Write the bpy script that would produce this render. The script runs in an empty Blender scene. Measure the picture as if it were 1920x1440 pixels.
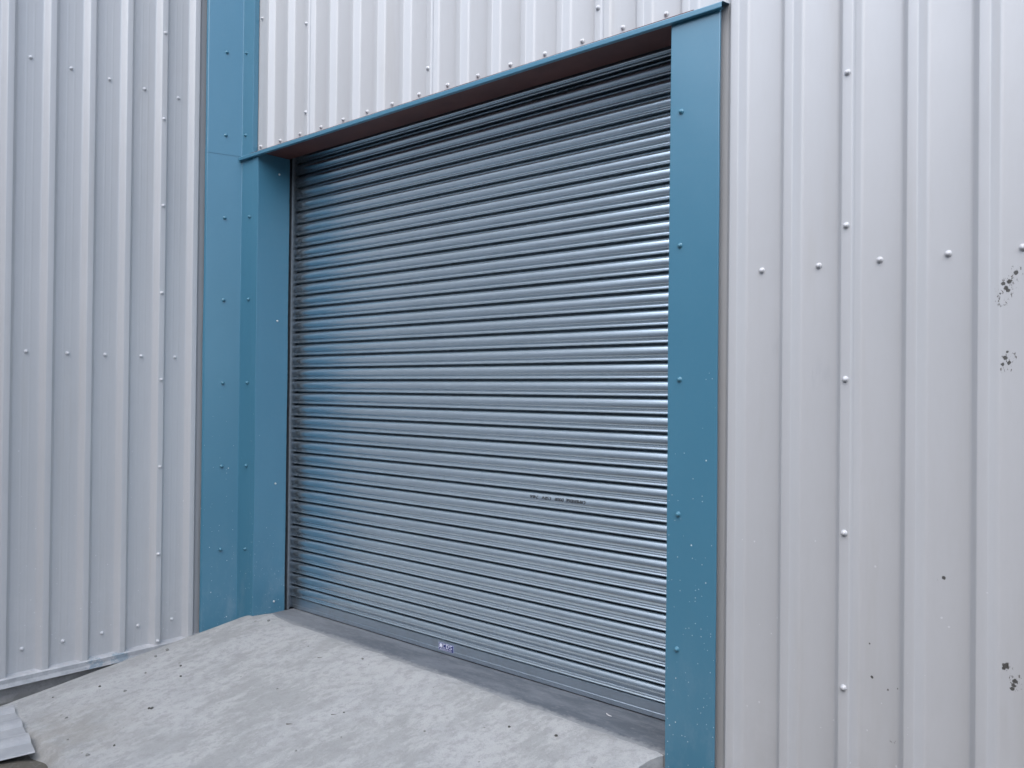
import bpy, bmesh, math, random
from mathutils import Vector, Matrix, noise
random.seed(7)
S = bpy.context.scene
COL = S.collection

# ------------------------------------------------------------------ camera
F, YAW, PIT, ROL = 1590.84, .7216, .0079, .0101
fw = Vector((-math.sin(YAW)*math.cos(PIT), math.cos(YAW)*math.cos(PIT), math.sin(PIT)))
r0 = Vector((math.cos(YAW), math.sin(YAW), 0)); u0 = r0.cross(fw)
rr = r0*math.cos(ROL)+u0*math.sin(ROL); uu = u0*math.cos(ROL)-r0*math.sin(ROL)
cd = bpy.data.cameras.new('camera'); cam = bpy.data.objects.new('camera', cd); COL.objects.link(cam)
M4 = Matrix((rr, uu, -fw)).transposed().to_4x4(); M4.translation = Vector((4.769, -2.8181, -.0284))
cam.matrix_world = M4
cd.sensor_width = 36; cd.lens = F/1920*36; cd.clip_end = 2000; cd.clip_start = .02
S.camera = cam

# ------------------------------------------------------------------ light
SUN_EL, SUN_AZ = math.radians(49), math.radians(161)     # azimuth clockwise from +Y
w = bpy.data.worlds.new("World"); S.world = w; w.use_nodes = True
nt = w.node_tree; nt.nodes.clear()
sky = nt.nodes.new('ShaderNodeTexSky'); sky.sky_type = 'NISHITA'; sky.sun_disc = False
sky.sun_elevation = SUN_EL; sky.sun_rotation = SUN_AZ; sky.dust_density = 2.0; sky.air_density = 1.0; sky.ozone_density = 1.5
bg = nt.nodes.new('ShaderNodeBackground'); bg.inputs[1].default_value = .15
wo = nt.nodes.new('ShaderNodeOutputWorld')
nt.links.new(sky.outputs[0], bg.inputs[0]); nt.links.new(bg.outputs[0], wo.inputs[0])
sd = bpy.data.lights.new('sun', 'SUN'); sd.energy = 1.8; sd.angle = math.radians(96); sd.color = (.93, .97, 1)
sun = bpy.data.objects.new('sun', sd); COL.objects.link(sun)
sdir = Vector((math.sin(SUN_AZ)*math.cos(SUN_EL), math.cos(SUN_AZ)*math.cos(SUN_EL), math.sin(SUN_EL)))
sun.rotation_euler = sdir.to_track_quat('Z', 'Y').to_euler()
S.view_settings.view_transform = 'Standard'; S.view_settings.look = 'None'
S.view_settings.exposure = 1.08; S.view_settings.gamma = 1

# ------------------------------------------------------------------ material helpers
class NT:
    def __init__(s, name):
        s.m = bpy.data.materials.new(name); s.m.use_nodes = True
        s.t = s.m.node_tree; s.b = s.t.nodes['Principled BSDF']
        s.co = s.t.nodes.new('ShaderNodeTexCoord').outputs['Object']
        g = s.t.nodes.new('ShaderNodeNewGeometry'); s.pos = g.outputs['Position']
    def n(s, ty, **k):
        x = s.t.nodes.new(ty)
        for a, v in k.items(): setattr(x, a, v)
        return x
    def set(s, inp, v):
        if hasattr(v, 'links') or hasattr(v, 'is_linked'): s.t.links.new(v, inp)
        else: inp.default_value = v
    def noise(s, scale=5, detail=4, rough=.5, stretch=(1, 1, 1), off=(0, 0, 0), rot=(0, 0, 0)):
        mp = s.n('ShaderNodeMapping'); s.t.links.new(s.pos, mp.inputs[0])
        mp.inputs['Scale'].default_value = stretch; mp.inputs['Location'].default_value = off; mp.inputs['Rotation'].default_value = rot
        x = s.n('ShaderNodeTexNoise'); s.t.links.new(mp.outputs[0], x.inputs['Vector'])
        x.inputs['Scale'].default_value = scale; x.inputs['Detail'].default_value = detail; x.inputs['Roughness'].default_value = rough
        return x.outputs['Fac']
    def vor(s, scale, stretch=(1, 1, 1), off=(0, 0, 0)):
        mp = s.n('ShaderNodeMapping'); s.t.links.new(s.pos, mp.inputs[0]); mp.inputs['Scale'].default_value = stretch; mp.inputs['Location'].default_value = off
        x = s.n('ShaderNodeTexVoronoi'); s.t.links.new(mp.outputs[0], x.inputs['Vector']); x.inputs['Scale'].default_value = scale
        return x.outputs['Distance'], x.outputs['Color']
    def rng(s, v, a, b, c=0., d=1., smooth=True):
        x = s.n('ShaderNodeMapRange', clamp=True)
        if smooth: x.interpolation_type = 'SMOOTHSTEP'
        s.set(x.inputs['Value'], v)
        for nme, q in (('From Min', a), ('From Max', b), ('To Min', c), ('To Max', d)): s.set(x.inputs[nme], q)
        return x.outputs[0]
    def math(s, op, a, b=0.):
        x = s.n('ShaderNodeMath', operation=op); s.set(x.inputs[0], a); s.set(x.inputs[1], b); return x.outputs[0]
    def mix(s, f, a, b):
        x = s.n('ShaderNodeMix', data_type='RGBA'); s.set(x.inputs[0], f)
        for i, q in ((6, a), (7, b)): s.set(x.inputs[i], (*q, 1) if isinstance(q, tuple) and len(q) == 3 else q)
        return x.outputs[2]
    def xyz(s):
        x = s.n('ShaderNodeSeparateXYZ'); s.t.links.new(s.pos, x.inputs[0]); return x.outputs
    def near(s, p, r):                                 # 1 at p falling to 0 at distance r
        x = s.n('ShaderNodeVectorMath', operation='DISTANCE'); s.t.links.new(s.pos, x.inputs[0]); x.inputs[1].default_value = p
        return s.rng(x.outputs['Value'], r, 0.)
    def bump(s, h, dist, strength=1.):
        x = s.n('ShaderNodeBump'); x.inputs['Distance'].default_value = dist; x.inputs['Strength'].default_value = strength
        s.set(x.inputs['Height'], h)
        if s.b.inputs['Normal'].links: s.t.links.new(s.b.inputs['Normal'].links[0].from_socket, x.inputs['Normal'])
        s.t.links.new(x.outputs[0], s.b.inputs['Normal'])
    def out(s, col=None, rough=None, metal=None, spec=None):
        for k, v in (('Base Color', col), ('Roughness', rough), ('Metallic', metal), ('Specular IOR Level', spec)):
            if v is None: continue
            if isinstance(v, tuple): v = (*v, 1)
            s.set(s.b.inputs[k], v)
        return s.m

def speck(t, z_hi, z_lo, scale, size, off=(0, 0, 0)):
    """small splash spots, more of them towards the ground"""
    d, c = t.vor(scale, off=off); d = t.math('ADD', d, t.math('MULTIPLY', t.math('SUBTRACT', t.noise(scale*5, 2), .5), .16))
    sep = t.n('ShaderNodeSeparateColor'); t.t.links.new(c, sep.inputs[0])
    z = t.xyz()[2]
    lim = t.rng(z, z_hi, z_lo, 0., .33, False)
    keep = t.math('LESS_THAN', sep.outputs[0], lim)
    rad = t.math('MULTIPLY', sep.outputs[1], size)
    dot = t.math('LESS_THAN', d, rad)
    return t.math('MULTIPLY', keep, dot)

def mat_cladding():
    t = NT('pale_grey_coated_steel')
    n1 = t.noise(1.3, 3, .6, (1, 1, .35)); n2 = t.noise(60, 3, .6, (1, 1, .25)); n3 = t.noise(2.2, 4, .7, (3, 3, .25), (5, 1, 2))
    c = t.mix(t.rng(n1, .3, .7), (.412, .418, .430), (.436, .440, .451))
    c = t.mix(t.math('MULTIPLY', t.rng(n2, .35, .75), .10), c, (.37, .365, .36))
    c = t.mix(t.math('MULTIPLY', t.rng(n3, .52, .75), .3), c, (.36, .345, .325))     # faint dirt runs
    z = t.xyz()[2]
    grime = t.math('MULTIPLY', t.rng(z, -.7, -1.55), t.rng(t.noise(7, 5, .7), .42, .66))
    c = t.mix(t.math('MULTIPLY', grime, .25), c, (.52, .52, .53))                     # dried cement dust
    c = t.mix(t.math('MULTIPLY', speck(t, -.3, -1.9, 46, .16), .8), c, (.58, .585, .60))
    # dark scuffs low on the wall beside the door and the mud splashes
    st = None
    for p, r in (((4.205, 0, .262), .055), ((4.222, 0, .30), .05), ((4.243, 0, .335), .04), ((4.224, 0, .085), .04), ((4.214, 0, .052), .035),
                 ((4.222, 0, -.818), .030), ((4.246, 0, -.868), .034), ((4.24, 0, -.85), .04), ((4.05, 0, -.585), .014), ((4.03, 0, -.59), .012),
                 ((3.905, 0, -1.12), .018), ((4.19, 0, -.70), .013), ((4.20, 0, -.76), .012), ((3.89, 0, -.965), .009), ((3.985, -.0, -.79), .010)):
        f = t.near(p, r); st = f if st is None else t.math('MAXIMUM', st, f)
    ns = t.noise(120, 5, .72, (1, 1, .55), (2, 0, 0))
    st = t.rng(t.math('ADD', t.math('MULTIPLY', t.math('MINIMUM', st, .6), .42), ns), .80, .84)
    c = t.mix(t.math('MULTIPLY', st, .85), c, (.06, .052, .042))
    s2 = None
    for p, r in (((4.2185, 0, -.816), .017), ((4.2125, 0, -.824), .010), ((4.2420, 0, -.856), .014), ((4.2380, 0, -.868), .012), ((4.2350, 0, -.878), .011), ((4.205, 0, .300), .011), ((4.213, 0, .288), .012), ((4.222, 0, .306), .013),
                 ((4.218, 0, .280), .011), ((4.238, 0, .330), .012), ((4.196, 0, .272), .009), ((4.186, 0, .255), .009), ((4.212, 0, .082), .012), ((4.205, 0, .064), .010), ((4.222, 0, .068), .010), ((4.217, 0, .100), .007),
                 ((4.05, 0, -.585), .010), ((4.183, 0, -.70), .008), ((4.188, 0, -.76), .007), ((3.84, 0, -.935), .008), ((3.832, 0, -.83), .005)):
        f = t.near(p, r*1.2); s2 = f if s2 is None else t.math('MAXIMUM', s2, f)
    s2 = t.rng(t.math('ADD', t.math('MULTIPLY', s2, .7), t.math('MULTIPLY', t.noise(110, 5, .8, (1, 1, .8)), 1.15)), .96, 1.03)
    c = t.mix(t.math('MULTIPLY', s2, .9), c, (.035, .032, .027))
    fs = t.vor(24, (1, 1, .8), (1, 3, 9)); sep = t.n('ShaderNodeSeparateColor'); t.t.links.new(fs[1], sep.inputs[0])
    x = t.xyz()
    lim = t.math('MULTIPLY', t.rng(x[2], -.45, -1.2, 0., .16, False), t.rng(x[0], 3.5, 4.3, 0., 1.))
    dk = t.math('MULTIPLY', t.math('LESS_THAN', sep.outputs[0], lim), t.math('LESS_THAN', fs[0], t.math('MULTIPLY', sep.outputs[2], .11)))
    c = t.mix(t.math('MULTIPLY', dk, .8), c, (.13, .125, .12))
    sm = t.math('MAXIMUM', t.near((3.535, 0, .12), .075), t.near((3.66, 0, .04), .07))   # two faint rubbed marks
    sm = t.math('MULTIPLY', sm, t.rng(t.noise(30, 4, .7, (1, 1, .18)), .45, .62))
    c = t.mix(t.math('MULTIPLY', sm, .4), c, (.33, .34, .36))
    t.bump(t.noise(700, 2, .5), .0003, .5); t.bump(t.noise(3.6, 2, .5, (1, 1, .6)), .006, .6)
    return t.out(c, .36, 0., .75)

def mat_blue(name='blue_coated_steel', k=1.0):
    t = NT(name)
    n1 = t.noise(1.6, 3, .6, (1, 1, .4)); n2 = t.noise(45, 4, .6)
    c = t.mix(t.rng(n1, .3, .7), (.050*k, .166*k, .248*k), (.057*k, .180*k, .264*k))
    c = t.mix(t.math('MULTIPLY', t.rng(n2, .45, .8), .12), c, (.09, .20, .27))
    z = t.xyz()[2]
    gr = t.math('MULTIPLY', t.rng(z, -.75, -1.45), t.rng(t.noise(9, 5, .7, (1, 1, .5)), .45, .7))
    c = t.mix(t.math('MULTIPLY', gr, .22), c, (.28, .36, .42))
    c = t.mix(speck(t, -.1, -1.6, 34, .12), c, (.55, .62, .68))
    c = t.mix(speck(t, .2, -1.4, 80, .17, (3, 2, 1)), c, (.42, .52, .60))
    t.bump(t.noise(700, 2, .5), .0003, .4); t.bump(t.noise(3.5, 2, .5, (1, 1, .7)), .006, .5)
    return t.out(c, .30, 0., .8)

def mat_galv(name, col=(.61, .70, .76), r=.235):
    t = NT(name)
    sp = t.noise(35, 3, .6, (1, 1, 1)); lo = t.noise(2.4, 3, .6, (1, 1, 1.6)); ln = t.noise(40, 2, .5, (.1, 1, 14))
    c = t.mix(t.rng(sp, .35, .65), tuple(q*.97 for q in col), col)
    c = t.mix(t.math('MULTIPLY', t.rng(lo, .45, .7), .15), c, tuple(q*.8 for q in col))
    z = t.xyz()[2]
    c = t.mix(t.math('MULTIPLY', t.rng(z, -.9, -1.4), t.math('MULTIPLY', t.rng(t.noise(14, 5, .7), .45, .7), .25)), c, (.45, .47, .48))
    t.bump(t.noise(1.6, 2, .5, (1, 1, .3)), .0008, .3)
    t.b.inputs['Anisotropic'].default_value = .0
    return t.out(c, r, .95)

def mat_concrete():
    t = NT('trowelled_concrete')
    a = .0
    big = t.noise(1.7, 6, .62, (1.2, .8, 1), (3, 1, 0), (0, 0, .35)); br = t.noise(4.5, 9, .74, (1.7, .75, 1), (0, 0, 0), (0, 0, .6))
    md = t.noise(24, 8, .78, (1.1, .9, 1), (0, 0, 0), (0, 0, .3)); fi = t.noise(190, 6, .8)
    c = t.mix(t.rng(br, .42, .58), (.292, .298, .296), (.372, .376, .374))
    c = t.mix(t.math('MULTIPLY', t.rng(big, .47, .60), .55), c, (.385, .39, .395))
    c = t.mix(t.math('MULTIPLY', t.rng(md, .46, .62), .6), c, (.25, .25, .252))
    c = t.mix(t.math('MULTIPLY', t.rng(fi, .48, .68), .45), c, (.20, .20, .195))
    hole = t.noise(64, 5, .8); c = t.mix(t.math('MULTIPLY', t.rng(hole, .66, .72), .55), c, (.15, .148, .14))
    d, cc = t.vor(13, (1, 1, 1)); sep = t.n('ShaderNodeSeparateColor'); t.t.links.new(cc, sep.inputs[0])
    pit = t.math('MULTIPLY', t.math('LESS_THAN', sep.outputs[0], .30), t.math('LESS_THAN', d, t.math('MULTIPLY', sep.outputs[1], .11)))
    c = t.mix(t.math('MULTIPLY', pit, .75), c, (.16, .155, .145))
    x = t.xyz()
    # brownish where it feathers out to the bare ground
    br_ = t.math('MULTIPLY', t.near((.85, -1.35, -1.56), .55), t.rng(t.noise(8, 4, .7), .35, .6))
    c = t.mix(t.math('MULTIPLY', br_, .45), c, (.24, .225, .20))
    t.bump(fi, .0025, .8); t.bump(md, .004, .8); t.bump(pit, .002, -1.)
    return t.out(c, .85, 0., .3)

def mat_slab():
    t = NT('dark_damp_slab')
    a = t.noise(6, 5, .7, (.6, 2.2, 1)); b = t.noise(38, 5, .7, (.7, 1.4, 1)); z = t.noise(170, 3, .6)
    c = t.mix(t.rng(a, .38, .64), (.085, .097, .115), (.135, .148, .168))
    c = t.mix(t.math('MULTIPLY', t.rng(b, .52, .72), .5), c, (.19, .20, .215))
    c = t.mix(t.math('MULTIPLY', t.rng(z, .66, .75), .5), c, (.42, .42, .43))
    x = t.xyz(); yb = t.math('ADD', t.math('MULTIPLY', x[0], .028), x[1])                  # cement dust feathering from the ramp edge
    du = t.math('ADD', t.rng(yb, .14, .05, 0., .42), t.math('MULTIPLY', t.noise(26, 6, .75), .8)); du = t.rng(du, .52, .80)
    c = t.mix(t.math('MULTIPLY', du, .7), c, (.27, .275, .28))
    c = t.mix(t.rng(x[0], 1.5, .3, 0., .35), c, (.23, .235, .245))
    t.bump(b, .002, .6); t.bump(z, .0008, .6)
    return t.out(c, .6, 0., .4)

def mat_ground():
    t = NT('compacted_earth')
    a = t.noise(3, 6, .7); b = t.noise(40, 6, .75); s = t.noise(.5, 4, .6)
    c = t.mix(t.rng(a, .35, .65), (.095, .085, .07), (.14, .13, .112))
    c = t.mix(t.rng(b, .5, .7), c, (.17, .163, .15))
    c = t.mix(t.math('MULTIPLY', t.rng(t.xyz()[1], -2.2, -2.8), 1.), c, (.07, .07, .072))  # unseen yard kept dark to cut light bounced onto the lower walls
    t.bump(b, .012, .8); t.bump(a, .02, .5)
    return t.out(c, .95, 0., .2)

def mat_plinth():
    t = NT('plinth_concrete')
    a = t.noise(6, 5, .65, (1, 1, 2)); b = t.noise(60, 4, .7)
    c = t.mix(t.rng(a, .4, .62), (.28, .275, .272), (.34, .335, .33)); c = t.mix(t.math('MULTIPLY', t.rng(b, .45, .7), .4), c, (.19, .185, .18))
    c = t.mix(t.math('MULTIPLY', t.rng(t.xyz()[2], -1.58, -1.66), .5), c, (.16, .15, .135))
    t.bump(b, .003, .7)
    return t.out(c, .9, 0., .25)

def mat_drip():
    t = NT('drip_trim_steel')
    n = t.noise(9, 5, .7); st = t.noise(30, 6, .8, (1, 1, 1.6), (3.3, .9, 0))
    c = t.mix(t.rng(n, .4, .65), (.36, .37, .39), (.46, .465, .48))
    c = t.mix(t.math('MULTIPLY', t.rng(t.noise(26, 4, .7, (1, 1, 2)), .5, .66), .5), c, (.29, .30, .32))
    m = t.math('MAXIMUM', t.near((.03, -.84, -1.53), .085), t.near((.03, -.70, -1.53), .10))
    c = t.mix(t.math('MULTIPLY', t.rng(t.math('ADD', t.math('MULTIPLY', m, .3), st), .62, .76), .55), c, (.09, .18, .25))   # blue paint smears
    t.bump(n, .002, .4)
    return t.out(c, .5)

def mat_red():
    t = NT('red_oxide_primer'); a = t.noise(7, 4, .6)
    t.bump(t.noise(120, 3, .6), .0005, .4)
    return t.out(t.mix(t.rng(a, .35, .65), (.085, .030, .026), (.11, .04, .033)), .6)

def mat_plain(name, col, rough=.5, metal=0., var=.12, sc=40):
    t = NT(name); n = t.noise(sc, 4, .6)
    return t.out(t.mix(t.rng(n, .3, .7), tuple(q*(1-var) for q in col), tuple(min(1, q*(1+var)) for q in col)), rough, metal)

def mat_offcut():
    t = NT('weathered_sheet'); a = t.noise(9, 5, .7); b = t.noise(70, 4, .7)
    c = t.mix(t.rng(a, .35, .65), (.27, .28, .295), (.33, .337, .35)); c = t.mix(t.math('MULTIPLY', t.rng(b, .55, .75), .35), c, (.27, .275, .28))
    t.bump(b, .0008, .5)
    return t.out(c, .45)
CL = mat_cladding(); BL = mat_blue(); GV = mat_galv('galvanised_lath'); GB = mat_galv('galvanised_bar', (.56, .64, .71), .36)
GD = mat_plain('dull_guide_steel', (.15, .17, .19), .45, .3)
CC = mat_concrete(); SL = mat_slab(); GR = mat_ground(); PL = mat_plinth(); DR = mat_drip(); RO = mat_red()
CAP = mat_plain('screw_cap_grey', (.50, .505, .52), .32, 0, .08); CAPB = mat_plain('screw_cap_blue', (.06, .18, .25), .3, 0, .08)
ZN = mat_plain('zinc_screw', (.62, .64, .66), .3, 1.); INK = mat_plain('black_ink', (.02, .02, .022), .6)
NAVY = mat_plain('navy_sticker', (.02, .03, .16), .35); STW = mat_plain('white_print', (.72, .74, .85), .4); DARK = mat_plain('dark_lining', (.05, .05, .055), .8)
STB = mat_plain('sticker_edge', (.45, .50, .68), .4)

# ------------------------------------------------------------------ mesh helpers
def link(name, verts, faces, mat, parent=None, smooth=False):
    me = bpy.data.meshes.new(name); me.from_pydata([tuple(v) for v in verts], [], faces); me.materials.append(mat); me.update()
    if smooth:
        for p in me.polygons: p.use_smooth = True
    o = bpy.data.objects.new(name, me); COL.objects.link(o)
    if parent is not None: o.parent = parent
    return o
def empty(name, label, cat, loc=(0, 0, 0), group=None):
    o = bpy.data.objects.new(name, None); COL.objects.link(o); o['label'] = label; o['category'] = cat; o['kind'] = 'thing'
    if group: o['group'] = group
    return o
class MB:
    def __init__(s): s.v = []; s.f = []
    def box(s, a, b):
        i = len(s.v); x0, y0, z0 = a; x1, y1, z1 = b
        s.v += [(x0, y0, z0), (x1, y0, z0), (x1, y1, z0), (x0, y1, z0), (x0, y0, z1), (x1, y0, z1), (x1, y1, z1), (x0, y1, z1)]
        s.f += [tuple(i+k for k in q) for q in ((0, 3, 2, 1), (4, 5, 6, 7), (0, 1, 5, 4), (1, 2, 6, 5), (2, 3, 7, 6), (3, 0, 4, 7))]; return s
    def extrude(s, pts, levels, P):
        """open profile pts swept along levels; P(pt, level) -> xyz"""
        i = len(s.v); n = len(pts)
        for l in levels:
            s.v += [P(p, l) for p in pts]
        for a in range(len(levels)-1):
            for k in range(n-1):
                q = i+a*n+k; s.f.append((q, q+1, q+n+1, q+n))
        return s
    def build(s, name, mat, parent=None, smooth=False): return link(name, s.v, s.f, mat, parent, smooth)
def thicken(pts, th):
    """closed strip outline round an open 2-D polyline"""
    out = []
    for i, p in enumerate(pts):
        a = Vector(pts[max(i-1, 0)]); b = Vector(pts[min(i+1, len(pts)-1)]); c = Vector(p)
        d1 = (c-a).normalized() if i else (b-c).normalized(); d2 = (b-c).normalized() if i < len(pts)-1 else d1
        n = Vector((-d1.y-d2.y, d1.x+d2.x)); n.normalize(); k = 1/max(.5, n.dot(Vector((-d1.y, d1.x))))
        out.append(tuple(c+n*th*k))
    return list(pts)+out[::-1]
def folded(name, pts, z0, z1, mat, parent, th=.0012, seg=14, wob=.0, axis='z', ext=None, seed=0.):
    """sheet metal folded to the plan outline pts (x, y), standing from z0 to z1, with real thickness and rounded folds"""
    rp = [pts[0]]
    for i in range(1, len(pts)-1):                    # little radius on every fold
        a, b, c = Vector(pts[i-1]), Vector(pts[i]), Vector(pts[i+1]); r = min(.003, (a-b).length*.4, (c-b).length*.4)
        p, q = b+(a-b).normalized()*r, b+(c-b).normalized()*r
        rp += [tuple(p), tuple((p+q)/4+b/2), tuple(q)]
    rp.append(pts[-1])
    o = thicken(rp, th); o.append(o[0]); m = MB()
    lv = [z0+(z1-z0)*k/seg for k in range(seg+1)]
    def P(p, z):
        if axis == 'z':
            d = wob*noise.noise(Vector((p[0]*3+seed, p[1]*3, z*2.3)))
            return (p[0]+d, p[1]+d*.8, z)
        d = wob*noise.noise(Vector((z*1.7+seed, p[0]*4, p[1]*4)))
        return (z, p[0], p[1]+d)
    m.extrude(o, lv, P)
    n = len(o)-1
    return m.build(name, mat, parent)

D = .032; CW = .0155; SW = .022
def screw_mesh(r=.0108, h=.0115):
    """washer, flange and domed hexagon cap pointing along +Z"""
    v = []; f = []; N = 12
    rings = [(r, 0), (r, .0016), (r*.93, .0028), (r*.70, .0032), (r*.66, .0038), (r*.64, h*.78), (r*.50, h*.97), (.0001, h)]
    for k, (q, z) in enumerate(rings):
        for i in range(N):
            a = 2*math.pi*i/N; e = 1-.07*(i % 2) if 4 <= k < 6 else 1
            v.append((q*e*math.cos(a), q*e*math.sin(a), z))
    for k in range(len(rings)-1):
        for i in range(N):
            f.append((k*N+i, k*N+(i+1) % N, (k+1)*N+(i+1) % N, (k+1)*N+i))
    me = bpy.data.meshes.new('screw'); me.from_pydata(v, [], f); me.update()
    for p in me.polygons: p.use_smooth = True
    return me
SM = {}
for key, m_ in (('g', CAP), ('b', CAPB), ('z', ZN)):
    me = screw_mesh() if key != 'z' else screw_mesh(.0065, .005); me.materials.append(m_); SM[key] = me
def screw(parent, loc, nrm, key='g'):
    o = bpy.data.objects.new('screw', SM[key]); COL.objects.link(o); o.parent = parent
    q = (Vector(nrm)+Vector([random.uniform(-.07, .07) for _ in range(3)])).to_track_quat('Z', 'Y')
    o.rotation_euler = q.to_euler(); o.location = Vector(loc)+Vector([random.uniform(-.002, .002)*(1-abs(nrm[k])) for k in range(3)])
    return o

def sheet(parent, a, b, P, zb, zt=4.4, swage=0., first=False, stop=None, lab=None):
    """one trapezoidal cladding sheet covering a..b, ribs every 0.2 m; its last rib laps over the next sheet"""
    pts = []
    lo = a-CW
    pts.append((a-CW, D)); pts.append((a+CW, D)); pts.append((a+CW+SW, 0))
    k = 1; n = round((b-a)/.2)
    while k <= n:
        c = a+.2*k; last = k == n; e = .0022 if last else 0
        m0, m1 = a+.2*(k-1)+CW+SW, c-CW-SW
        if swage:
            for s_ in (.36, .64):
                q = m0+(m1-m0)*s_; pts += [(q-.006, 0), (q-.003, swage), (q+.003, swage), (q+.006, 0)]
        pts += [(c-CW-SW-e*.3, e*.3), (c-CW-e*.5, D+e), (c+CW+e*.5, D+e)]
        if not last: pts.append((c+CW+SW, 0))
        else: pts += [(c+CW+SW*.28+e*.5, D*.72+e), (c+CW+SW*.28+e*.2, D*.72+e*.2)]
        k += 1
    if stop is not None: pts = [p for p in pts if p[0] <= stop]
    # rounded folds: wide at the pan, tight at the crown
    q = [pts[0]]
    for i in range(1, len(pts)-1):
        A, B, C_ = Vector(pts[i-1]), Vector(pts[i]), Vector(pts[i+1]); r = min(.0085 if B.y < .004 and abs(A.y-C_.y) > .01 else .0034, (A-B).length*.42, (C_-B).length*.42)
        p0, p2 = B+(A-B).normalized()*r, B+(C_-B).normalized()*r
        for u_ in (0, .33, .67, 1): q.append(tuple(p0*(1-u_)**2+B*2*u_*(1-u_)+p2*u_*u_))
    q.append(pts[-1]); pts = q
    m = MB(); zbs = zb if callable(zb) else (lambda t: zb)
    if callable(zb):                                     # stepped bottom round the opening
        X = 3.2; L = [p for p in pts if p[0] <= X]; R = [p for p in pts if p[0] >= X]
        if L and R:
            yv = L[-1][1]+(R[0][1]-L[-1][1])*(X-L[-1][0])/(R[0][0]-L[-1][0]); L.append((X, yv)); R.insert(0, (X, yv))
        for part in (L, R):
            if len(part) > 1:
                z0 = zb((part[0][0]+part[-1][0])/2)
                m.extrude(part, [z0+(zt-z0)*i/16 for i in range(17)], P)
    else: m.extrude(pts, [zb+(zt-zb)*i/20 for i in range(21)], P)
    o = m.build('cladding_sheet', CL, parent, True); o.data.set_sharp_from_angle(angle=math.radians(40))
    if lab: o['label'] = lab
    return o

# ------------------------------------------------------------------ ground, slab and ramp
def earth_z(x, y):
    r = math.hypot(x-2, y+1)
    up = max(0, min(1, (x-.45)/.4))*max(0, min(1, (-1.25-y)/.25))
    return -1.66+.06*up+.02*noise.noise(Vector((x*.8, y*.8, 0)))+(.012*noise.noise(Vector((x*6, y*6, 3))) if r < 4 else 0)
xs = [-60, -30, -12, -5, -2, -.8]+[-.4+.07*i for i in range(80)]+[5.6, 7, 10, 16, 30, 60]
ys = [-60, -30, -15, -9, -6, -4.5]+[-3.6+.07*i for i in range(56)]+[1, 3, 10, 30, 60]
nv = len(xs)
link('ground', [(x, y, earth_z(x, y)) for y in ys for x in xs],
     [(j*nv+i, j*nv+i+1, (j+1)*nv+i+1, (j+1)*nv+i) for j in range(len(ys)-1) for i in range(nv-1)], GR, smooth=True)['kind'] = 'structure'

s_ = MB().box((.289, -.03, -1.62), (3.32, 1.2, -1.388)).build('floor_slab', SL); s_['kind'] = 'structure'

def ramp_z(x, y):
    e = max(0, min(1, 1-x/.28)); e = e*e*(3-2*e)
    z = -1.385+.14*min(y+.05, 0)-.095*e
    z += .0018*noise.noise(Vector((x*2.2, y*2.2, 1)))+.0016*noise.noise(Vector((x*9, y*6, 4)))
    return z
def ramp_top(x): return .055-.028*x+.018*noise.noise(Vector((x*2.3, 5, 0)))+.010*noise.noise(Vector((x*9, 2, 0)))+.004*noise.noise(Vector((x*40, 2, 0)))+(.07*max(0, 1-x/.5) if x > .29 else 0)
def ramp_bot(x): return -1.46+.05*noise.noise(Vector((x*2, 9, 0)))+.02*noise.noise(Vector((x*11, 9, 0)))
NX, NY = 210, 110; V = []; Fc = []
for j in range(NY+1):
    for i in range(NX+1):
        x = -.02+(3.115-.25*min(.5, j/110*1.45))*i/NX
        yt = ramp_top(x) if x > .295 else -.02+.0*x
        t_ = j/NY; t2 = t_**1.0
        y = yt+(ramp_bot(x)-yt)*t2
        xr = x
        if i == NX or x > 2.9:
            xr = x+ (x-2.9)/.18*(.012*noise.noise(Vector((y*14, 1, 0)))+.012*noise.noise(Vector((y*4, 1, 0))))
        z = ramp_z(xr, y)+.004
        if j < 3: z = max(-1.3875, z-.0045*(1-j/3)) if x > .295 else z
        if j > NY-6: z -= .012*(j-NY+6)**1.6/3
        if i > NX-2: z -= .004*(i-NX+2)
        V.append((xr, y, z))
for j in range(NY):
    for i in range(NX): q = j*(NX+1)+i; Fc.append((q, q+1, q+NX+2, q+NX+1))
b0 = len(V)                                              # skirts down to the ground on the right and the front
for j in range(NY+1): x, y, z = V[j*(NX+1)+NX]; V.append((x+.004+.01*noise.noise(Vector((y*20, 0, 0))), y, -1.72))
for j in range(NY): a = j*(NX+1)+NX; Fc.append((a, b0+j, b0+j+1, a+NX+1))
b1 = len(V)
for i in range(NX+1): x, y, z = V[NY*(NX+1)+i]; V.append((x, y-.04, -1.75))
for i in range(NX): a = NY*(NX+1)+i; Fc.append((a, a+1, b1+i+1, b1+i))
rp = link('ramp', V, Fc, CC, smooth=True); rp['kind'] = 'structure'; rp.data.set_sharp_from_angle(angle=math.radians(38))

# ------------------------------------------------------------------ left wing wall
LW = empty('cladding_wall', 'pale grey ribbed steel side wall at left, turning out from the blue corner trim', 'wall')
PLf = lambda p, z: (p[1], p[0], z)
YEND = -5.491; WTOP = 4.4
seam = -.491; rows_l = (3.19, 1.67, .148, -1.382)
# sheets run from the free end towards the corner
k = 0; a = YEND
while a < .3:
    b = a+1
    o = sheet(LW, a, b, PLf, -1.512, WTOP, .0005, stop=-.02 if b > 0 else None)
    for c in range(5):
        y = a+.1+.2*c
        if y > -.15: continue
        for z in rows_l: screw(o, (0, y, z), (1, 0, 0))
    if b < 0:
        zz = 2.015+2
        while zz > -1.5: screw(o, (D+.002, b, zz), (1, 0, 0)); zz -= .5
    a = b
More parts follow.
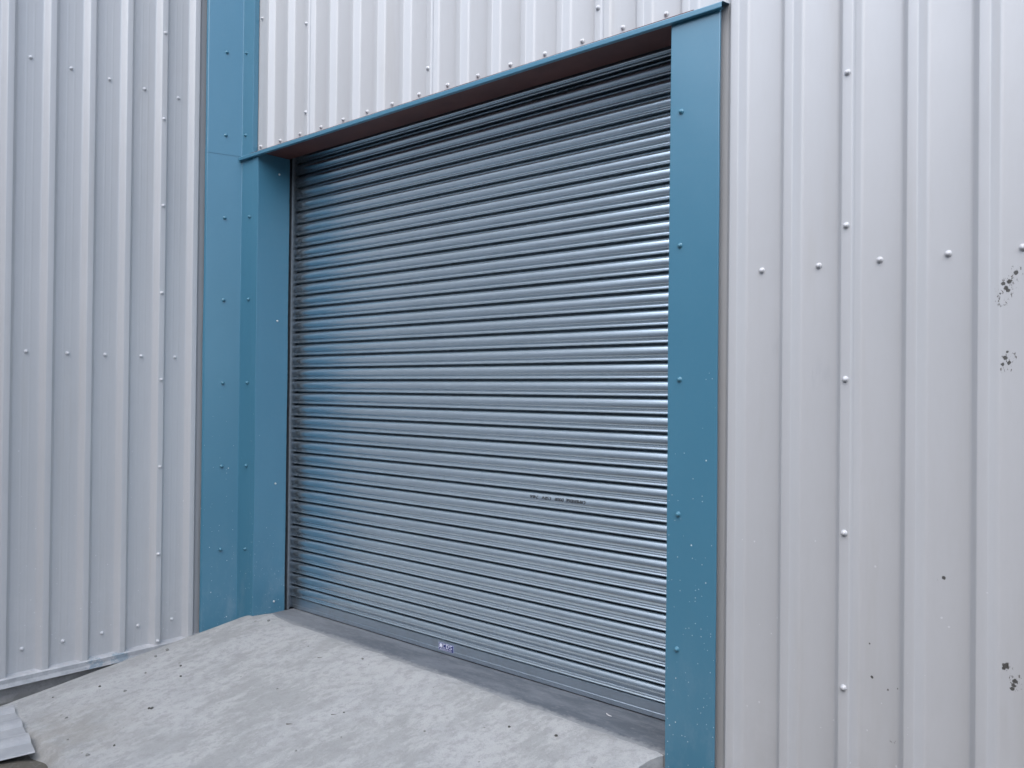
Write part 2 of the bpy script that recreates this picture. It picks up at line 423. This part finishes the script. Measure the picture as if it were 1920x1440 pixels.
# drip trim under the sheets, plinth below
m = MB(); pr = thicken([(-.005, -1.497), (.038, -1.507), (.042, -1.509), (.040, -1.530), (.044, -1.550), (.036, -1.553)], .0015); pr.append(pr[0])
m.extrude(pr, [YEND+(-.2-YEND)*i/60 for i in range(61)], lambda p, y: (p[0]+.003*noise.noise(Vector((y*3, 0, 0))), y, p[1]+.004*noise.noise(Vector((y*2, 7, 0)))))
m.build('drip_trim', DR, LW)
m = MB()
N = 160; zs = [-1.9, -1.70, -1.66, -1.63, -1.60, -1.57, -1.54]
for z in zs:
    for i in range(N+1):
        y = YEND+(-.05-YEND)*i/N; rough = .022*max(0, noise.noise(Vector((y*9, z*14, 2)))+.25)*(1 if z < -1.61 else .1)
        m.v.append((.004+rough, y, z))
for j in range(len(zs)-1):
    for i in range(N): q = j*(N+1)+i; m.f.append((q, q+1, q+N+2, q+N+1))
m.build('plinth', PL, LW)
MB().box((-.25, YEND-.02, -1.9), (-.03, 0, WTOP)).build('inner_wall_light_stop', DARK, LW)

# ------------------------------------------------------------------ front wall
FW = empty('cladding_wall', 'pale grey ribbed steel wall that holds the roller shutter, running off to the right', 'wall')
PFf = lambda p, z: (p[0], -p[1], z)
zbf = lambda t: 1.382 if t < 3.2 else -1.512
a = -.239
while a < 9.5:
    b = a+1
    o = sheet(FW, a, b, PFf, zbf if a < 3.2 else -1.512, WTOP)
    for c in range(5):
        x = a+.1+.2*c
        if x > .2:
            if x < 3.2: screw(o, (x, 0, 1.424), (0, -1, 0)); screw(o, (x, 0, 2.20 if x < .3 else 2.38), (0, -1, 0))
            else: screw(o, (x-.004, 0, .402), (0, -1, 0)); screw(o, (x, 0, 1.93), (0, -1, 0)); screw(o, (x, 0, -1.39), (0, -1, 0))
    zz = 3.519
    while zz > -1.5:
        if b > 3.3 or zz > 1.4: screw(o, (b, -D-.002, zz), (0, -1, 0))
        zz -= .5
    a = b
m = MB(); m.box((-.03, .03, -1.9), (.255, .50, WTOP)); m.box((3.14, .03, -1.9), (9.8, .50, WTOP)); m.box((.257, .03, 1.42), (3.138, .09, WTOP)); m.box((.257, .46, -1.9), (3.138, .50, WTOP))  # last box: backing panel added behind the shutter to stop light leaks
m.build('inner_wall_light_stop', DARK, FW)
MB().box((3.33, -.012, -1.9), (9.8, .028, -1.54)).build('plinth', PL, FW)

# ------------------------------------------------------------------ corner flashing (upper and lower lengths)
CF = empty('corner_flashing', 'tall blue folded steel corner trim where the two grey walls meet', 'corner trim')
def corner(z0, z1, off, xr):
    n = Vector((.05, -.05))*off
    return folded('flashing_length', [(.033+off*.001, -.236), (.047+off*.001, -.230), (.110+off*.001, -.0355-off*.001), (xr, -.0355-off*.001), (xr+.002, -.004)], z0, z1, BL, CF, .0012, 24, .002, seed=off)
up = corner(1.381, WTOP, 1.6, .227); lo = corner(-1.56, 1.40, 0, .236)
for k in range(-4, 8):
    z = 2.009-.5*k; par = up if z > 1.4 else lo
    if z > WTOP: continue
    screw(par, (.081, -.131, z-.01), (.96, -.27, 0), 'b')
    screw(par, (.150 if z > 1.4 else .203, -.0375, z-.004), (0, -1, 0), 'b')

# ------------------------------------------------------------------ door surround
DS = empty('door_surround', 'blue painted steel trim framing the roller shutter opening', 'door frame')
jl = folded('jamb_flashing', [(.2365, -.0355), (.238, -.0385), (.291, -.0385), (.291, .182), (.279, .182)], -1.41, 1.3785, BL, DS, .0012, 60, .003, seed=4)
jl['label'] = 'blue reveal trim on the far left side of the opening'
for z in (1.272, .38, -.607, -1.320): screw(jl, (.293, .105, z), (1, 0, 0), 'z')
jr = folded('jamb_flashing', [(3.120, .20), (3.104, .20), (3.104, -.038), (3.306, -.038), (3.306, -.031), (3.299, -.029)], -1.56, 1.3785, BL, DS, -.0012, 60, .0022, seed=9)
jr['label'] = 'wide blue post trim on the near right side of the opening'
for k in range(6): screw(jr, (3.1527, -.039, 1.0193-.5*k), (0, -1, 0), 'b')
hd = folded('head_flashing', [(.000, 1.386), (-.052, 1.378), (-.060, 1.3735), (-.060, 1.3535), (-.042, 1.3535)], .112, 3.323, BL, DS, .0012, 60, .0012, axis='x')
hd['label'] = 'thin blue drip trim along the top of the opening'
m = MB().box((.20, -.0412, 1.380), (3.2, .172, 1.3855)); m.box((.20, .172, 1.380), (3.2, .178, 1.43))
so = m.build('soffit', RO, DS); so['label'] = 'dark red primed steel underside of the opening head'

# ------------------------------------------------------------------ roller shutter
RS = empty('roller_shutter', 'closed galvanised steel roller shutter of horizontal curved laths', 'roller shutter')
PT = .07455; Z0 = .092; YC = .250                      # a barrel top sits at Z0
prof = []                                              # (drop below barrel top, y)
RB = .0335
for i in range(15):                                    # the rounded barrel, steepest at its top
    th = math.radians(52-76*i/14); prof.append((.0003+RB*(math.sin(math.radians(52))-math.sin(th)), YC-.010+RB*(1-math.cos(th))))
prof += [(.0418, YC-.0052), (.0424, YC-.0010), (.0434, YC-.0004), (.0485, YC-.0022), (.0496, YC-.0034), (.0506, YC-.0030), (.0570, YC-.0056), (.0580, YC-.0072), (.0594, YC-.0082),
         (.0612, YC-.0078), (.0625, YC-.0060), (.0634, YC-.002), (.0650, YC+.008), (.0653, YC+.020), (.0722, YC+.020), (.0736, YC+.010)]
BARTOP = Z0-PT*19+.001
def yprof(t_):
    for (a_, ya), (b_, yb) in zip(prof, prof[1:]):
        if a_ <= t_ <= b_: return ya+(yb-ya)*(t_-a_)/(b_-a_)
    return YC
pts = []
for k in range(19, -19, -1):
    for t_, y in prof:
        z = Z0+PT*k-t_
        if z > BARTOP+.004: pts.append((y, z))
m = MB(); XS = [.262+i*(3.135-.262)/24 for i in range(25)]
rnd = {}
def Pc(p, x):
    k = round((p[1]-Z0)/PT-.5)
    if k not in rnd: rnd[k] = random.uniform(-1, 1)
    return (x, p[0]+.0006*noise.noise(Vector((x*.9, p[1]*9, 0)))+rnd[k]*.0004, p[1]+.0004*noise.noise(Vector((x*1.2, k*3.1, 5))))
m.extrude(pts, XS, Pc)
cur = m.build('curtain', GV, RS, smooth=True)
md = cur.data
md.materials.append(mat_plain('shaded_zinc_joint', (.15, .19, .22), .55, .6))  # darker zinc paints in the shade inside the slots between laths
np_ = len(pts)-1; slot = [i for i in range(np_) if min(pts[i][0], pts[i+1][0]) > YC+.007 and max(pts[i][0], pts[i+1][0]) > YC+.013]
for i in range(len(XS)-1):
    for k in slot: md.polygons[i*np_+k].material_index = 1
try: md.set_sharp_from_angle(angle=math.radians(50))
except Exception: pass
# bottom bar
ZB = -1.383
bp = [(YC+.012, BARTOP+.006), (YC-.002, BARTOP+.005), (YC-.0065, BARTOP+.003), (YC-.0065, BARTOP-.001), (YC-.003, BARTOP-.002), (YC-.0045, ZB+.024), (YC-.0030, ZB+.0235), (YC-.0030, ZB+.0220), (YC-.0055, ZB+.0200), (YC-.0060, ZB+.002), (YC-.005, ZB), (YC+.02, ZB)]
m = MB().extrude(bp, XS, lambda p, x: (x, p[0], p[1])); bar = m.build('bottom_bar', GB, RS)
# guides
for sgn, xa in ((1, .2925), (-1, 3.1025)):
    m = MB(); X = lambda v: xa+sgn*v
    def bx(a, b): m.box((min(X(a[0]), X(b[0])), a[1], a[2]), (max(X(a[0]), X(b[0])), b[1], b[2]))
    bx((-.03, .206, -1.386), (.006, .2085, 1.9)); bx((.003, .196, -1.386), (.0055, .2055, 1.9)); bx((-.03, .30, -1.386), (.012, .303, 1.9)); bx((-.034, .206, -1.386), (-.031, .303, 1.9))
    m.build('guide_rail', GD, RS)
# sticker on the bottom bar
ys_ = YC-.0064; stx, stz, sw_, sh_ = 1.643, BARTOP-.0265, .108, .038
m = MB().box((stx-sw_/2, ys_-.0012, stz-sh_/2), (stx+sw_/2, ys_, stz+sh_/2)); stk = m.build('sticker', STB, bar); stk['label'] = 'small navy maker sticker with white letters'
FONT = {'C': '0111 1000 1000 1000 1000 1000 0111', 'D': '1110 1001 1001 1001 1001 1001 1110', 'S': '0111 1000 1000 0110 0001 0001 1110', 'A': '0110 1001 1001 1111 1001 1001 1001',
        'M': '10001 11011 10101 10101 10001 10001 10001', 'B': '1110 1001 1001 1110 1001 1001 1110', 'R': '1110 1001 1001 1110 1010 1001 1001', 'I': '1 1 1 1 1 1 1', 'G': '0111 1000 1000 1011 1001 1001 0111',
        'E': '1111 1000 1000 1110 1000 1000 1111', 'O': '0110 1001 1001 1001 1001 1001 0110', 'V': '10001 10001 10001 01010 01010 01010 00100', '7': '1111 0001 0001 0010 0010 0100 0100',
        '4': '0001 0011 0101 1001 1111 0001 0001', '6': '0110 1000 1000 1110 1001 1001 0110', ' ': '000 000 000 000 000 000 000'}
base = MB().box((stx-sw_/2+.002, ys_-.0016, stz-sh_/2+.002), (stx+sw_/2-.002, ys_-.0013, stz+sh_/2-.002))
base.build('sticker_field', NAVY, bar)
m = MB()
def quad(m, x0, x1, z0, z1, y): i = len(m.v); m.v += [(x0, y, z0), (x1, y, z0), (x1, y, z1), (x0, y, z1)]; m.f.append((i, i+1, i+2, i+3))
yq = ys_-.0020
e0 = stx-sw_/2+.008                                    # emblem: white block with a notched foot
quad(m, e0, e0+.018, stz-.002, stz+.015, yq); quad(m, e0-.002, e0+.004, stz-.005, stz-.0022, yq); quad(m, e0+.013, e0+.020, stz-.005, stz-.0022, yq)
def strokes(ch, x0, z0, w_, h_, tw):
    rows = FONT[ch].split(); nc = len(rows[0])
    for r_, row in enumerate(rows):
        c = 0
        while c < nc:
            if row[c] == '1':
                e = c
                while e+1 < nc and row[e+1] == '1': e += 1
                quad(m, x0+w_*c/nc, x0+w_*(e+1)/nc, z0+h_*(6-r_)/7, z0+h_*(7-r_)/7, yq); c = e
            c += 1
for ch, x0 in (('C', e0+.0225), ('D', e0+.047), ('S', e0+.0715)): strokes(ch, x0, stz-.0045, .0185, .0205, 0)
random.seed(3)
for zz in (stz-.0090, stz-.0135):
    x0 = stx-sw_/2+.010
    while x0 < stx+sw_/2-.014:
        w_ = random.uniform(.003, .009); quad(m, x0, min(x0+w_, stx+sw_/2-.010), zz-.0011, zz+.0011, yq); x0 += w_+.0022
m.build('sticker_print', STW, bar)
# ink-jet marking on two laths, printed upside down
def marking(k, xc, tt):
    txt = 'CAMBRIDGE DOOR  CSRV  7466'; x = xc+.162; m = MB()
    tot = sum(len(FONT[c].split()[0])+1 for c in txt); cw = .324/tot
    for ch in txt+' ':
        if ch == ' ' and m.f: m.build('printed_word', INK, cur); m = MB()
        rows = FONT[ch].split(); nc = len(rows[0])
        for r_, row in enumerate(rows):
            for c in range(nc):
                if row[c] == '1':
                    px = x-cw*(c+.5); t_ = tt-.007+r_*.0021*-1+.0126     # upside down: first row lowest
                    a0, a1 = t_-.0010, t_+.0010; i = len(m.v)
                    for (qx, qt) in ((px-cw*.5, a1), (px+cw*.5, a1), (px+cw*.5, a0), (px-cw*.5, a0)):
                        m.v.append((qx, yprof(qt)-.0018, Z0+PT*k-qt))
                    m.f.append((i, i+1, i+2, i+3))
        x -= cw*(nc+1)
marking(-8, 2.357, .0200); marking(17, 2.342, .0130)

# ------------------------------------------------------------------ loose things on the ramp
# off-cut of ribbed sheet lying on the ramp, ribs running away from the camera's right
OC = empty('cladding_offcut', 'cut piece of pale ribbed steel sheet lying on the ramp at bottom left', 'sheet offcut')
prf = [(-.07, .002)]
for c in (0, .195, .395):
    prf += [(c-.052, .0025), (c-.030, .016), (c-.014, .021), (c+.014, .021), (c+.030, .016), (c+.052, .0025)]
prf += [(.50, .002), (.532, .0), (.538, -.004)]
m = MB(); th = thicken(prf, .0022); th.append(th[0])
ax = Vector((-.24, -.97, 0)).normalized(); ac = Vector((.985, -.17, 0)).normalized()
o0 = Vector((.385, -1.355, 0))
def Po(p, l):
    q = o0+ac*p[0]+ax*l; sag = .004*math.sin(p[0]*7)+.004*noise.noise(Vector((p[0]*5, l*3, 0)))
    return (q.x, q.y, -1.553-.035*(l)-.018*p[0]+p[1]+sag)
m.extrude(th, [1.25*i/14 for i in range(15)], Po)
m.build('ribbed_sheet', mat_offcut(), OC)

def ground_hit(x, y): return ramp_z(x, y)+.004
def stone(x, y, r, mt, label, name='stone'):
    random.seed(int(x*1000+y*777)); v = []; f = []; N = 8; K = 5
    for j in range(K+1):
        ph = math.pi*j/K
        for i in range(N):
            a_ = 2*math.pi*i/N; q = r*.88*(1+random.uniform(-.28, .28))
            v.append((q*math.sin(ph)*math.cos(a_)*1.25, q*math.sin(ph)*math.sin(a_), q*math.cos(ph)*.7))
    for j in range(K):
        for i in range(N): f.append((j*N+i, j*N+(i+1) % N, (j+1)*N+(i+1) % N, (j+1)*N+i))
    o = link(name, v, f, mt); o.location = (x, y, ground_hit(x, y)+r*.35); o.rotation_euler = (0, 0, random.uniform(0, 6))
    o['label'] = label; o['category'] = 'stone'; o['kind'] = 'thing'; o['group'] = 'small stones and crumbs on the ramp'
    return o
def twig(x, y, L, ang, mt, label, name='twig', r=.0016, bend=.25):
    v = []; f = []; N = 6; n = 7; p = Vector((-L/2, 0, 0)); a_ = ang-bend
    for k in range(n):
        q = r*(1-.35*k/n)
        t_ = Vector((math.cos(a_), math.sin(a_), 0)); s_ = Vector((-t_.y, t_.x, 0))
        for i in range(N):
            b_ = 2*math.pi*i/N; v.append(p+s_*q*math.cos(b_)+Vector((0, 0, q*math.sin(b_))))
        p = p+t_*L/(n-1); a_ += 2*bend/(n-1)
    for k in range(n-1):
        for i in range(N): f.append((k*N+i, k*N+(i+1) % N, (k+1)*N+(i+1) % N, (k+1)*N+i))
    f += [tuple(range(N))[::-1], tuple(range((n-1)*N, n*N))]
    o = link(name, v, f, mt); o.location = (x, y, ground_hit(x, y)+r*.9); o['label'] = label; o['category'] = name; o['kind'] = 'thing'
    return o
PEB = mat_plain('dark_stone', (.07, .068, .062), .85, 0, .4, 300); PEG = mat_plain('grey_stone', (.20, .20, .195), .9, 0, .3, 300)
TW = mat_plain('dry_twig', (.05, .04, .03), .8, 0, .4, 200); PAPER = mat_plain('pale_scrap', (.55, .55, .56), .7)
# twigs first
twig(1.188, -.205, .042, 1.15, TW, 'thin curved dry twig lying on the ramp, nearest to the shutter', bend=.45)
twig(1.750, -.542, .030, .75, TW, 'short straight dark twig near the middle of the ramp, beside a small pebble', r=.0014, bend=.05)
twig(1.648, -.703, .026, .80, TW, 'stubby dark twig with a thick end, on the near part of the ramp', r=.0020, bend=.15)
o = twig(2.726, .150, .036, -.25, PAPER, 'pale bent splinter on the dark slab below the shutter', 'splinter', r=.0022, bend=.5); o.location.z = -1.3858
cr = stone(.948, -.962, .0085, PEB, 'black crumb of dirt, darkest spot on the left half of the ramp'); cr.scale = (1.3, .8, .7)
cr2 = stone(.937, -.970, .006, PEB, 'tiny black crumb touching the larger black crumb')
stone(.455, -.035, .009, PEG, 'flat grey stone at the far top corner of the ramp by the blue trim')
for x, y, r, mt, lb in (
        (.605, -.646, .006, PEB, 'dark pebble, farther one of two close together on the left of the ramp'),
        (.729, -.710, .006, PEB, 'dark pebble, nearer one of two close together on the left of the ramp'),
        (.642, -.949, .007, PEG, 'grey stone between the steel offcut and the black dirt crumb'),
        (.682, -1.232, .006, PEG, 'grey pebble just above the far edge of the steel offcut'),
        (.907, -1.313, .005, PEG, 'tiny grey pebble beside the tip of the steel offcut'),
        (1.143, -1.218, .0055, PEB, 'dark pebble near the bottom edge of the picture, right of the steel offcut'),
        (1.127, -1.32, .0085, PEG, 'largest grey stone at the bottom left, right of the steel offcut'),
        (.524, -.791, .006, PEG, 'grey pebble midway between the left wall and the dark pebble pair'),
        (1.865, -.811, .004, PEG, 'tiny grey grain at the bottom middle of the ramp'),
        (2.475, -.206, .006, PEB, 'dark pebble on the right of the ramp, left of the biggest dark one'),
        (2.682, -.159, .0065, PEB, 'biggest dark pebble on the right end of the ramp'),
        (1.936, -.64, .004, PEG, 'tiny grey grain on the near ramp below the straight twig'),
        (.995, -.141, .004, PEG, 'tiny grey grain above the curved twig'),
        (1.389, -.093, .007, PEG, 'grey stone near the edge of the dark slab, left of the sticker'),
        (1.295, -.525, .0045, PEG, 'tiny grey grain between the curved twig and the stubby twig'),
        (.386, -1.18, .0055, PEG, 'grey pebble close to the left wall above the steel offcut'),
        (1.77, -.50, .0045, PEB, 'small dark pebble right beside the straight twig'),
        (2.2, -.42, .005, PEG, 'small grey pebble alone on the near right half of the ramp'),
        (.47, -.995, .006, PEB, 'dark pebble on the left flank of the ramp below the wall'),
        (.33, -.58, .010, PEG, 'large grey crumb of mortar at the foot of the left wall, farther one'),
        (.36, -.66, .008, PEG, 'smaller grey crumb of mortar at the foot of the left wall, nearer one')):
    stone(x, y, r, mt, lb)

# broken mortar and grit along the foot of the left wall
random.seed(11); m = MB()
for _ in range(150):
    y = -1.60+1.15*random.random()**1.3; x = .012+.05*random.random(); r = random.uniform(.003, .013)*(1 if y < -.9 else .6); i = len(m.v); zz = ramp_z(x, y)+r*.2
    for k in range(6):
        d = [(1, 0, 0), (-1, 0, 0), (0, 1, 0), (0, -1, 0), (0, 0, 1), (0, 0, -1)][k]; q = r*random.uniform(.6, 1.3)
        m.v.append((x+d[0]*q, y+d[1]*q*1.2, zz+d[2]*q*.8))
    m.f += [(i+a_, i+b_, i+c_) for a_, b_, c_ in ((0, 2, 4), (2, 1, 4), (1, 3, 4), (3, 0, 4), (2, 0, 5), (1, 2, 5), (3, 1, 5), (0, 3, 5))]
gv = m.build('gravel', mat_plain('mortar_grit', (.17, .165, .155), .9, 0, .4, 60)); gv['kind'] = 'stuff'; gv['label'] = 'broken mortar and grit along the foot of the left wall'; gv['category'] = 'gravel'

# added long low block, unseen behind the viewpoint, screening low sky from the walls
OB = empty('added_yard_blocker', 'added plain grey building, unseen behind the viewpoint, to shade the lower walls', 'building')
MB().box((-14, -15, -1.9), (20, -6.6, 3.0)).build('wall', mat_plain('blocker_wall_grey', (.34, .34, .345), .9, 0, .2, 3), OB)  # wall of the added unseen block
m = MB(); m.box((-14.2, -15.2, 3.0), (20.2, -6.4, 3.15)); m.build('added_roof', mat_plain('blocker_roof', (.12, .12, .125), .8), OB)
m = MB(); [m.box((x, -6.6, -1.7), (x+3, -6.56, 1.4)) for x in (-8, 0, 8)]; 
for x in (-8, 0, 8): MB().box((x, -6.6, -1.7), (x+3, -6.56, 1.4)).build('added_door', mat_plain('blocker_door', (.10, .12, .14), .5), OB)
